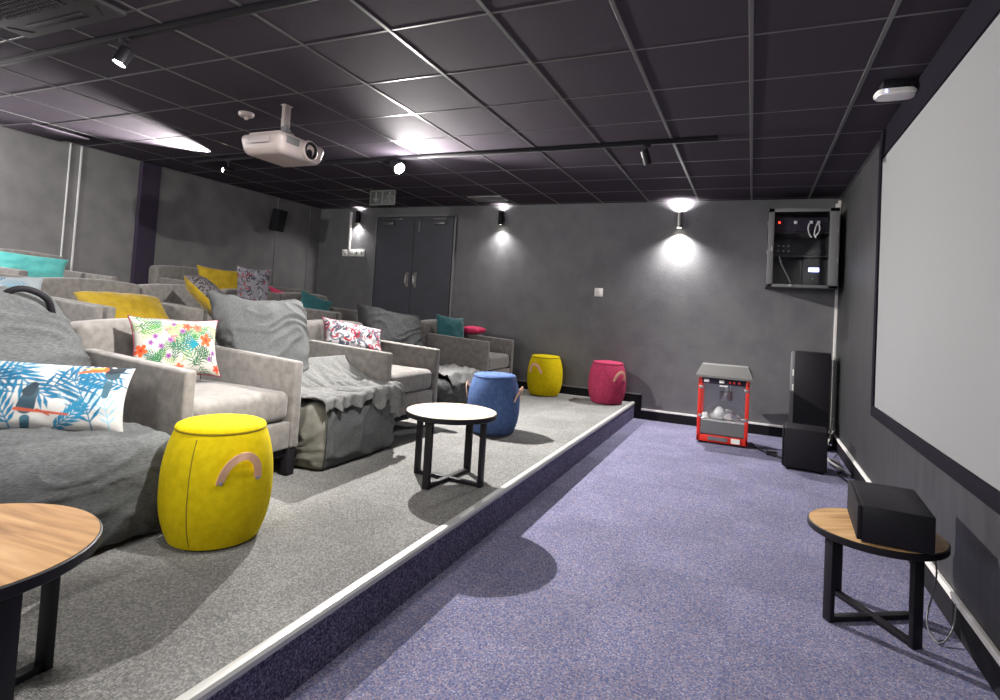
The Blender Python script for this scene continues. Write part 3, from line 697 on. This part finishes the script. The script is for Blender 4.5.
def unit(name, label, cx, cz, sx, sz, mat, dy=.06, dp=.32, cat='electronics'):
    u = thing(name, label, cat, (.525+cx, YW-d+dy+dp/2, 1.70+cz)); b = B(); bx(b, (0,0,sz/2), (sx,dp,sz), .004); obj('case', b, mat, u); return u
u = unit('patch_panel', 'dark patch unit with red light at the top of the wall cabinet', -.03,.615,.50,.15, M['void'])
b = B(); bx(b, (-.20,-.164,.10), (.016,.008,.016)); obj('red_light', b, M['led'], u)
for x in (-.04,.11,.18):
    b = B(); bx(b, (x,-.168,.10), (.03,.02,.03), .004); obj('plug', b, M['white'], u)
u = unit('amplifier', 'black amplifier on the cabinet shelf below the cables', -.03,.36,.50,.14, M['black'])
b = B()
for k in range(3):
    for j in range(2): cyl(b, (-.20+k*.05,-.16,.04+j*.055), (-.20+k*.05,-.172,.04+j*.055), .010, 12)
obj('knob', b, M['grey'], u)
u = unit('computer_tower', 'black tower unit with lit blue display inside the wall cabinet', .13,.015,.22,.30, M['black'])
b = B(); bx(b, (-.01,-.164,.185), (.10,.008,.045), .002); obj('display', b, M['disp'], u)
b = B(); bx(b, (-.02,-.164,.09), (.014,.006,.014)); obj('button', b, M['grey'], u)
b = B()
for z in (.345,.60): bx(b, (.525-.02, YW-.25, 1.70+z), (.60,.40,.012))
o = obj('shelf', b, M['racks'], None); o.parent = t; o.matrix_parent_inverse = t.matrix_world.inverted(); o.location = (0,0,0)
o.matrix_parent_inverse = Matrix.Translation((-.525,-YW,-1.70))
for k, (x0, pts, c, lb) in enumerate(((0,[(.06,.70),(.05,.64),(.07,.57),(.09,.55)], 'white','short white cable hanging left of the pair inside the wall cabinet'),
                            (0,[(.14,.71),(.12,.65),(.11,.58),(.13,.545)], 'white','white cable hanging in the middle inside the wall cabinet'),
                            (0,[(.15,.70),(.16,.64),(.145,.59),(.12,.56)], 'white','white cable hanging at the right inside the wall cabinet'),
                            (0,[(-.22,.34),(-.19,.24),(-.13,.12),(-.10,.05)], 'grey','grey cable running down the left side inside the wall cabinet'))):
    b = B(); tube(b, [(.525+x, YW-d+.03, 1.70+z) for x, z in pts], .007, 8); tag(obj('cable', b, M[c]), lb, 'cable', 'cables in the wall cabinet')

# ---------------------------------------------------------------- wall fittings
def sconce(label, x, z, mat, wide, H=.19):
    t = thing('wall_sconce', label, 'wall light', (x, YW, z), 0, 'up and down wall lights on the far wall')
    b = B(); lathe(b, [(.030,-H/2),(.038,-H/2),(.038,H/2),(.030,H/2)], 28, Matrix.Translation((0,-.075,0)), cap=False)
    lathe(b, [(.030,-H/2+.0),(.030,H/2)], 28, Matrix.Translation((0,-.075,0)), cap=False); bx(b, (0,-.02,0), (.05,.045,.07), .004); obj('housing', b, mat, t)
    b = B()
    for s_ in (-1,1): lathe(b, [(.029,s_*(H/2-.012)),(.0295,s_*(H/2-.008))], 24, Matrix.Translation((0,-.075,0)))
    obj('bulb', b, M['bulbsoft'], t)
    for s_, e, sz, bl in ((-1, 9, 26, .6), (-1, wide, 140, 1), (1, 6, 34, .8), (1, wide*.2, 150, 1)):
        l = bpy.data.lights.new('sconce_light', 'SPOT'); l.energy = e; l.color = (1,.97,.95); l.spot_size = R_(sz); l.spot_blend = bl; l.shadow_soft_size = .02
        lo = bpy.data.objects.new('sconce_light', l); COL.objects.link(lo); lo.location = (0, -.070, s_*(H/2+.004)); lo.rotation_euler = (R_(9 if sz < 50 else -24) if s_ < 0 else R_(180-6), 0, 0)
        lo.parent = t
    return t
sconce('steel up and down wall light nearest the equipment cabinet', -.81, 2.51, M['steel'], 165)
sconce('black up and down wall light right of the double doors', -3.24, 2.56, M['blackm'], 36)
sconce('black up and down wall light left of the double doors, above the sockets', -5.73, 2.60, M['blackm'], 30)
b = B(); bx(b, (0,-.006,0), (.11,.012,.11), .004); t = obj('light_switch', b, M['white']); t.location = (-1.80,YW,1.575); tag(t, 'square white switch plate on the far wall', 'switch')
b = B(); bx(b, (.0,-.015,.0), (.05,.006,.07), .002); obj('rocker', b, flat('rocker_white',(236,232,226),.4), t)
# socket row and conduit
t = thing('socket_strip', 'row of white wall sockets below the conduit left of the doors', 'socket', (-5.82,YW-.04,2.03))
for k, x in enumerate((-.13,-.01,.10,.20)):
    b = B(); bx(b, (x,-.012,0), (.105 if k < 2 else .085,.024,.105), .004); so = obj('socket_plate', b, M['white'], t)
    b = B()
    if k < 2:
        for dx, dz in ((-.022,.02),(.022,.02),(0,-.02)): bx(b, (x+dx,-.025,dz), (.014,.004,.02))
    else: bx(b, (x,-.025,0), (.02,.004,.04))
    obj('socket_slot', b, M['black'] if k < 2 else M['grid'], so)
b = B(); bx(b, (-5.88,YW-.055,2.39), (.035,.025,.60), .003); tag(obj('conduit', b, M['white']), 'white vertical conduit running from ceiling down to the sockets', 'conduit')
# small black speaker high on the left wall, near the far end
t = thing('wall_speaker', 'small dark speaker hung high near the far left corner', 'speaker', (XB+.02,3.27,2.40))
b = B(); bx(b, (.10,0,.0), (.14,.17,.32), .012, 3, mat=Matrix.Rotation(R_(12),4,'Y')); obj('cabinet', b, M['blackm'], t)
b = B(); bx(b, (.02,0,.0), (.06,.05,.08)); obj('bracket', b, M['blackm'], t)
# exit sign
t = thing('exit_sign', 'dim emergency exit sign with arrow and running figure hung above the doors', 'exit sign', (-4.386,3.0,2.632))
b = B(); bx(b, (0,0,.0), (.40,.02,.20), .003); obj('panel', b, flat('sign_dark',(70,72,72),.5), t)
b = B(); gl = flat('sign_grey', (128,132,128), .5)
for cx in (-.10,.10):
    for c, s_ in (((cx,-.012,.09),(.19,.005,.008)),((cx,-.012,-.09),(.19,.005,.008)),((cx-.093,-.012,0),(.008,.005,.18)),((cx+.093,-.012,0),(.008,.005,.18))): bx(b, c, s_)
bx(b, (-.10,-.012,.02), (.02,.005,.10))
poly(b, [(-.15,-.005),(-.10,-.06),(-.05,-.005),(-.068,-.005),(-.10,-.038),(-.132,-.005)], lambda a,c,q: (a,-.010-q,c), .005)
lathe(b, [(.013,0),(.013,.005)], 16, Matrix.Translation((.115,-.01,.058)) @ Matrix.Rotation(PI/2,4,'X'))
for p, q, r in (((.105,.04),(.092,-.005),.012),((.092,-.005),(.125,-.03),.008),((.125,-.03),(.115,-.068),.007),((.092,-.005),(.07,-.035),.008),((.07,-.035),(.035,-.04),.007),((.105,.035),(.14,.012),.006),((.14,.012),(.155,.03),.005),((.105,.035),(.068,.03),.006),((.068,.03),(.055,.005),.005)):
    cyl(b, (p[0],-.0115,p[1]), (q[0],-.0115,q[1]), r*.6, 8)
obj('pictogram', b, gl, t)
b = B(); bx(b, (0,0,.111), (.30,.03,.022), .003); obj('bracket', b, M['blackm'], t)

# ---------------------------------------------------------------- ceiling fittings
def track(label, x0, x1, y):
    b = B(); bx(b, ((x0+x1)/2, y, HC-.016), (x1-x0,.036,.032), .003); o = obj('lighting_track', b, M['blackm']); return tag(o, label, 'lighting track')
track('long black lighting track across the upper left ceiling', -5.4, -.6, -1.04)
track('black lighting track across the middle of the ceiling', -4.3, -.246, 1.66)
track('short black lighting track at the far left of the ceiling', -5.80, -4.85, 1.33)
def spot(label, x, y, aim, lit=True, R=.034, L=.125, drop=.105, energy=0, cone=70, lens='bulbsoft', blend=.5):
    t = thing('track_spotlight', label, 'spotlight', (x, y, HC-.032), 0, 'spotlights on the lighting tracks')
    b = B(); bx(b, (0,0,-.010), (.07,.03,.02), .003); cyl(b, (0,0,-.02), (0,0,-.07), .007, 10); obj('stem', b, M['blackm'], t)
    d = Vector(aim).normalized(); c = Vector((0,0,-drop)); mat = Matrix.Translation(c) @ d.to_track_quat('Z','Y').to_matrix().to_4x4()
    b = B(); lathe(b, [(.012,-L/2-.008),(R*.8,-L/2),(R,-L/2+.012),(R,L/2),(R-.004,L/2),(R-.005,L/2-.012)], 28, mat, cap=False)
    lathe(b, [(R*.0+.001,-L/2-.008),(.013,-L/2-.008)], 28, mat, cap=False); obj('head', b, M['black'], t)
    b = B(); lathe(b, [(R-.006,L/2-.012),(R-.008,L/2-.004),(.001,L/2-.002)], 28, mat, cap=False); obj('lens', b, M[lens] if lit else M['steel'], t)
    if energy:
        l = bpy.data.lights.new('spot_beam', 'SPOT'); l.energy = energy; l.spot_size = R_(cone); l.spot_blend = blend; l.shadow_soft_size = .02; l.color = (1,.96,.92)
        lo = bpy.data.objects.new('spot_beam', l); COL.objects.link(lo); lo.parent = t
        lo.location = c+d*(L/2+.003); lo.rotation_euler = d.to_track_quat('-Z','Y').to_euler()
    return t
spot('black track spotlight with glowing lens at upper left of the ceiling', -3.33,-1.04, (-.18,-.32,-.9), energy=50, cone=110, R=.040, L=.105, lens='bulb')
spot('dazzling white spotlight in the middle of the ceiling track', -3.27,1.66, (.80,-.28,-.53), R=.06, drop=.065, energy=560, cone=132, lens='bulb', blend=.5)
spot('unlit looking black spotlight at right end of the middle track', -.80,1.66, (.25,.35,-.9), lit=False)
spot('small lit spotlight on the short track at far left', -5.24,1.33, (-.22,-1,-.10), energy=0, R=.03)
spot('lit spotlight of the near track at the top edge of the photo', -.95,-1.04, (-.86,.06,-.51), energy=390, cone=84, blend=.8)
# projector
t = thing('projector', 'white ceiling mounted projector facing the screen', 'projector', (-3.28,.17,2.395), 0)
def wedge(v):
    if v.co.z < 0: v.co.x *= .90; v.co.y *= .86
bm = B(); bx(bm, (0,0,0), (.43,.50,.15), .05, 7, fn=wedge); obj('body', bm, M['offwhite'], t)
bm = B(); bx(bm, (0,-.0,.082), (.30,.40,.02), .006); obj('top_plate', bm, M['offwhite'], t)
bm = B(); lathe(bm, [(.068,0),(.062,.012),(.052,.012),(.045,-.012),(.02,-.006),(.001,-.004)], 36, Matrix.Translation((.212,.06,.005)) @ Matrix.Rotation(PI/2,4,'Y'), cap=False); ln = obj('lens', bm, M['black'], t)
bm = B(); lathe(bm, [(.080,-.006),(.076,.006),(.066,.012),(.064,.002)], 36, Matrix.Translation((.208,.06,.005)) @ Matrix.Rotation(PI/2,4,'Y'), cap=False); obj('lens_ring', bm, M['offwhite'], ln)
bm = B(); bx(bm, (.206,-.12,.030), (.012,.13,.055), .006); obj('vent', bm, M['grey'], t)
bm = B(); bx(bm, (.0,-.246,.02), (.20,.008,.05), .003); obj('side_vent', bm, flat('vent_line',(160,150,150),.5), t)
bm = B(); bx(bm, (.0,.0,.12), (.10,.10,.05), .006); bx(bm, (-.02,.03,.155), (.03,.08,.06), .004); cyl(bm, (0,0,.13), (0,0,.20), .03, 16); obj('bracket', bm, M['grey'], t)
bm = B(); bx(bm, (0,0,.27), (.035,.06,.17), .004); bx(bm, (0,0,.351), (.05,.08,.010), .003); obj('pole', bm, M['offwhite'], t)
# smoke detector
t = thing('smoke_detector', 'round white smoke detector left of the projector', 'smoke detector', (-3.77,.23,HC))
b = B(); lathe(b, [(.062,0),(.062,-.016),(.052,-.030),(.02,-.036),(.001,-.037)], 32); obj('base', b, M['offwhite'], t)
b = B(); lathe(b, [(.016,-.036),(.018,-.045),(.010,-.056),(.001,-.058)], 20); obj('sensor', b, M['offwhite'], t)
# wireless box
t = thing('wireless_access_point', 'white rounded wireless box on ceiling near the screen', 'wireless box', (.775,.82,HC))
b = B(); bx(b, (0,.01,-.028), (.14,.12,.055), .006); obj('bracket', b, M['black'], t)
b = B(); n = 40; prof = [(.21*.5*math.copysign(abs(math.cos(2*PI*k/n))**.6, math.cos(2*PI*k/n)), .15*.5*math.copysign(abs(math.sin(2*PI*k/n))**.6, math.sin(2*PI*k/n))) for k in range(n)]
poly(b, prof, lambda a,c,q: (a,c,-.092+q), .034); bmesh.ops.bevel(b, geom=[e for e in b.edges if abs(e.verts[0].co.z-e.verts[1].co.z) < 1e-6], offset=.010, segments=3, affect='EDGES'); obj('cover', b, M['white'], t)
b = B(); bx(b, (-.055,-.071,-.075), (.012,.006,.016)); obj('blue_light', b, M['disp'], t)
# air conditioner cassette
t = thing('air_conditioner', 'ceiling cassette air conditioner with dark grille at top left corner', 'air conditioner', (-3.50,-1.66,HC))
Wd = .90; grm = flat('cassette_grey', (50,48,52), .7)
b = B(); bx(b, (0,0,-.014), (Wd,Wd,.028), .010, 3); obj('panel', b, grm, t)
b = B(); bx(b, (0,0,-.030), (.52,.52,.008), .002); gr = obj('grille', b, M['black'], t)
b = B()
for k in range(-9,10): bx(b, (k*.027,0,-.036), (.006,.51,.006)); bx(b, (0,k*.027,-.036), (.51,.006,.006))
obj('mesh_bar', b, grm, gr)
for a in range(4):
    b = B(); bx(b, (0,.355,-.030), (.50,.05,.006), .002); b.transform(Matrix.Rotation(a*PI/2,4,'Z')); obj('air_slot', b, M['blackm'], t)
    b = B(); bx(b, (0,.345,-.034), (.49,.030,.006), .002, mat=Matrix.Rotation(R_(10),4,'X')); b.transform(Matrix.Rotation(a*PI/2,4,'Z')); obj('flap', b, grm, t)
    b = B(); bx(b, (.36,.36,-.029), (.12,.014,.004), .001, mat=Matrix.Rotation(R_(-45),4,'Z')); b.transform(Matrix.Rotation(a*PI/2,4,'Z')); obj('corner_slot', b, M['blackm'], t)
# loose ceiling panel and air diffuser
b = B(); bx(b, (0,0,0), (.50,.50,.016), .003, mat=Matrix.Rotation(R_(2.2),4,'Y')); o = obj('ceiling_panel', b, M['tile']); o.location = (-6.27,.10,HC-.022); tag(o, 'slightly sagging ceiling panel by the left wall', 'ceiling panel')
t = thing('air_diffuser', 'small pale ceiling diffuser above the middle wall light', 'air diffuser', (-3.24,3.78,HC))
b = B()
for c, s_ in (((0,.14,0),(.50,.03,.02)),((0,-.14,0),(.50,.03,.02)),((-.235,0,0),(.03,.30,.02)),((.235,0,0),(.03,.30,.02))): bx(b, (c[0],c[1],-.004), s_, .003)
obj('frame', b, M['grid'], t)
b = B()
for k in range(-3,4): bx(b, (0,k*.035,-.002), (.46,.006,.014), .001, mat=Matrix.Rotation(R_(30),4,'X'))
obj('louvre', b, M['grey'], t)

# ---------------------------------------------------------------- floor cables
for pts, r, m, lb in (([(.10,3.62,.02),(.16,3.40,.012),(.24,3.26,.012),(.30,3.14,.03),(.38,3.08,.012)], .008, 'black', 'black power cord with plugs between popcorn machine and subwoofer'),
                  ([(XW-.02,4.15,.30),(.86,3.9,.15),(.80,3.6,.10),(.76,3.25,.05),(.80,3.0,.04),(.86,2.9,.03)], .010, 'white', 'white cable looping from the far corner to the floor'),
                  ([(.74,3.3,.015),(.80,3.1,.05),(.86,2.95,.02),(.80,2.75,.015),(.84,2.5,.015)], .008, 'black', 'black cable on the floor behind the subwoofer'),
                  ([(.78,3.4,.015),(.86,3.2,.03),(.82,3.0,.015),(.88,2.7,.015)], .008, 'steel', 'silver cable tangled beside the subwoofer'),
                  ([(.76,.10,.40),(.83,.16,.38),(.86,.10,.22),(.80,-.02,.05),(.82,-.12,.006),(.88,-.06,.05),(XW-.018,.02,.13)], .0035, 'grey', 'thin grey cable hanging from the table to the right wall trunking')):
    b = B(); tube(b, pts, r, 8); tag(obj('cable', b, M[m]), lb, 'cable')
b = B(); bx(b, (.27,3.20,.022), (.07,.045,.04), .006); bx(b, (.31,3.16,.026), (.04,.03,.05), .006); tag(obj('plug_adapter', b, M['black']), 'black plug adapter on the carpet beside the popcorn machine', 'plug')

# ---------------------------------------------------------------- light
def pt(x, y, z, e, r=.1, c=(1,.97,.95)):
    l = bpy.data.lights.new('unseen_point', 'POINT'); l.energy = e; l.shadow_soft_size = r; l.color = c
    o = bpy.data.objects.new('unseen_point', l); COL.objects.link(o); o.location = (x,y,z); return o
def sp(x, y, z, aim, e, cone, r=.03, blend=.5, c=(1,.96,.92)):
    l = bpy.data.lights.new('beam', 'SPOT'); l.energy = e; l.spot_size = R_(cone); l.spot_blend = blend; l.shadow_soft_size = r; l.color = c
    o = bpy.data.objects.new('beam', l); COL.objects.link(o); o.location = (x,y,z); o.rotation_euler = Vector(aim).to_track_quat('-Z','Y').to_euler(); return o
sp(-5.24,1.22,2.67, (-.16,-1,.0), 950, 70, .01, .7); pt(-3.17,1.58,2.58, 18, .05)  # the point light is added spill by the bright spotlight, lifting the ceiling
pt(-6.15,-1.35,2.42, 80, .1)
pt(-4.2,-3.4,2.3, 22, .25); pt(-1.2,-4.2,2.2, 100, .35); sp(-1.7,-1.9,2.6, (-.05,.2,-1), 45, 140, .15, 1)  # soft fill lights added out of view to brighten the room
w = bpy.data.worlds.new('World'); S.world = w; w.use_nodes = True
w.node_tree.nodes['Background'].inputs[0].default_value = (.6,.6,.65,1); w.node_tree.nodes['Background'].inputs[1].default_value = .0

# ---------------------------------------------------------------- camera
cam = bpy.data.cameras.new('camera'); co = bpy.data.objects.new('camera', cam); COL.objects.link(co); S.camera = co
cam.sensor_width = 36; cam.lens = 571.7424*36/1000; cam.shift_x = 0; cam.shift_y = (285.9948-350)/1000; cam.clip_start = .05
r = Vector((0.91362223, 0.40225601, 0.05902987)); u = Vector((-0.03826929,-0.05946072,0.99749681)); f = Vector((-0.40475905,0.91359429,0.03893058))
co.matrix_world = Matrix(((r.x,u.x,-f.x,0.05793835),(r.y,u.y,-f.y,-3.11266576),(r.z,u.z,-f.z,1.28789815),(0,0,0,1)))
S.view_settings.view_transform = 'Standard'; S.view_settings.look = 'None'; S.view_settings.gamma = 1; S.view_settings.use_curve_mapping = False
S.view_settings.exposure = 1.0
S.cycles.use_denoising = True; S.cycles.max_bounces = 8; S.cycles.diffuse_bounces = 5; S.cycles.sample_clamp_indirect = 4
S.render.film_transparent = False
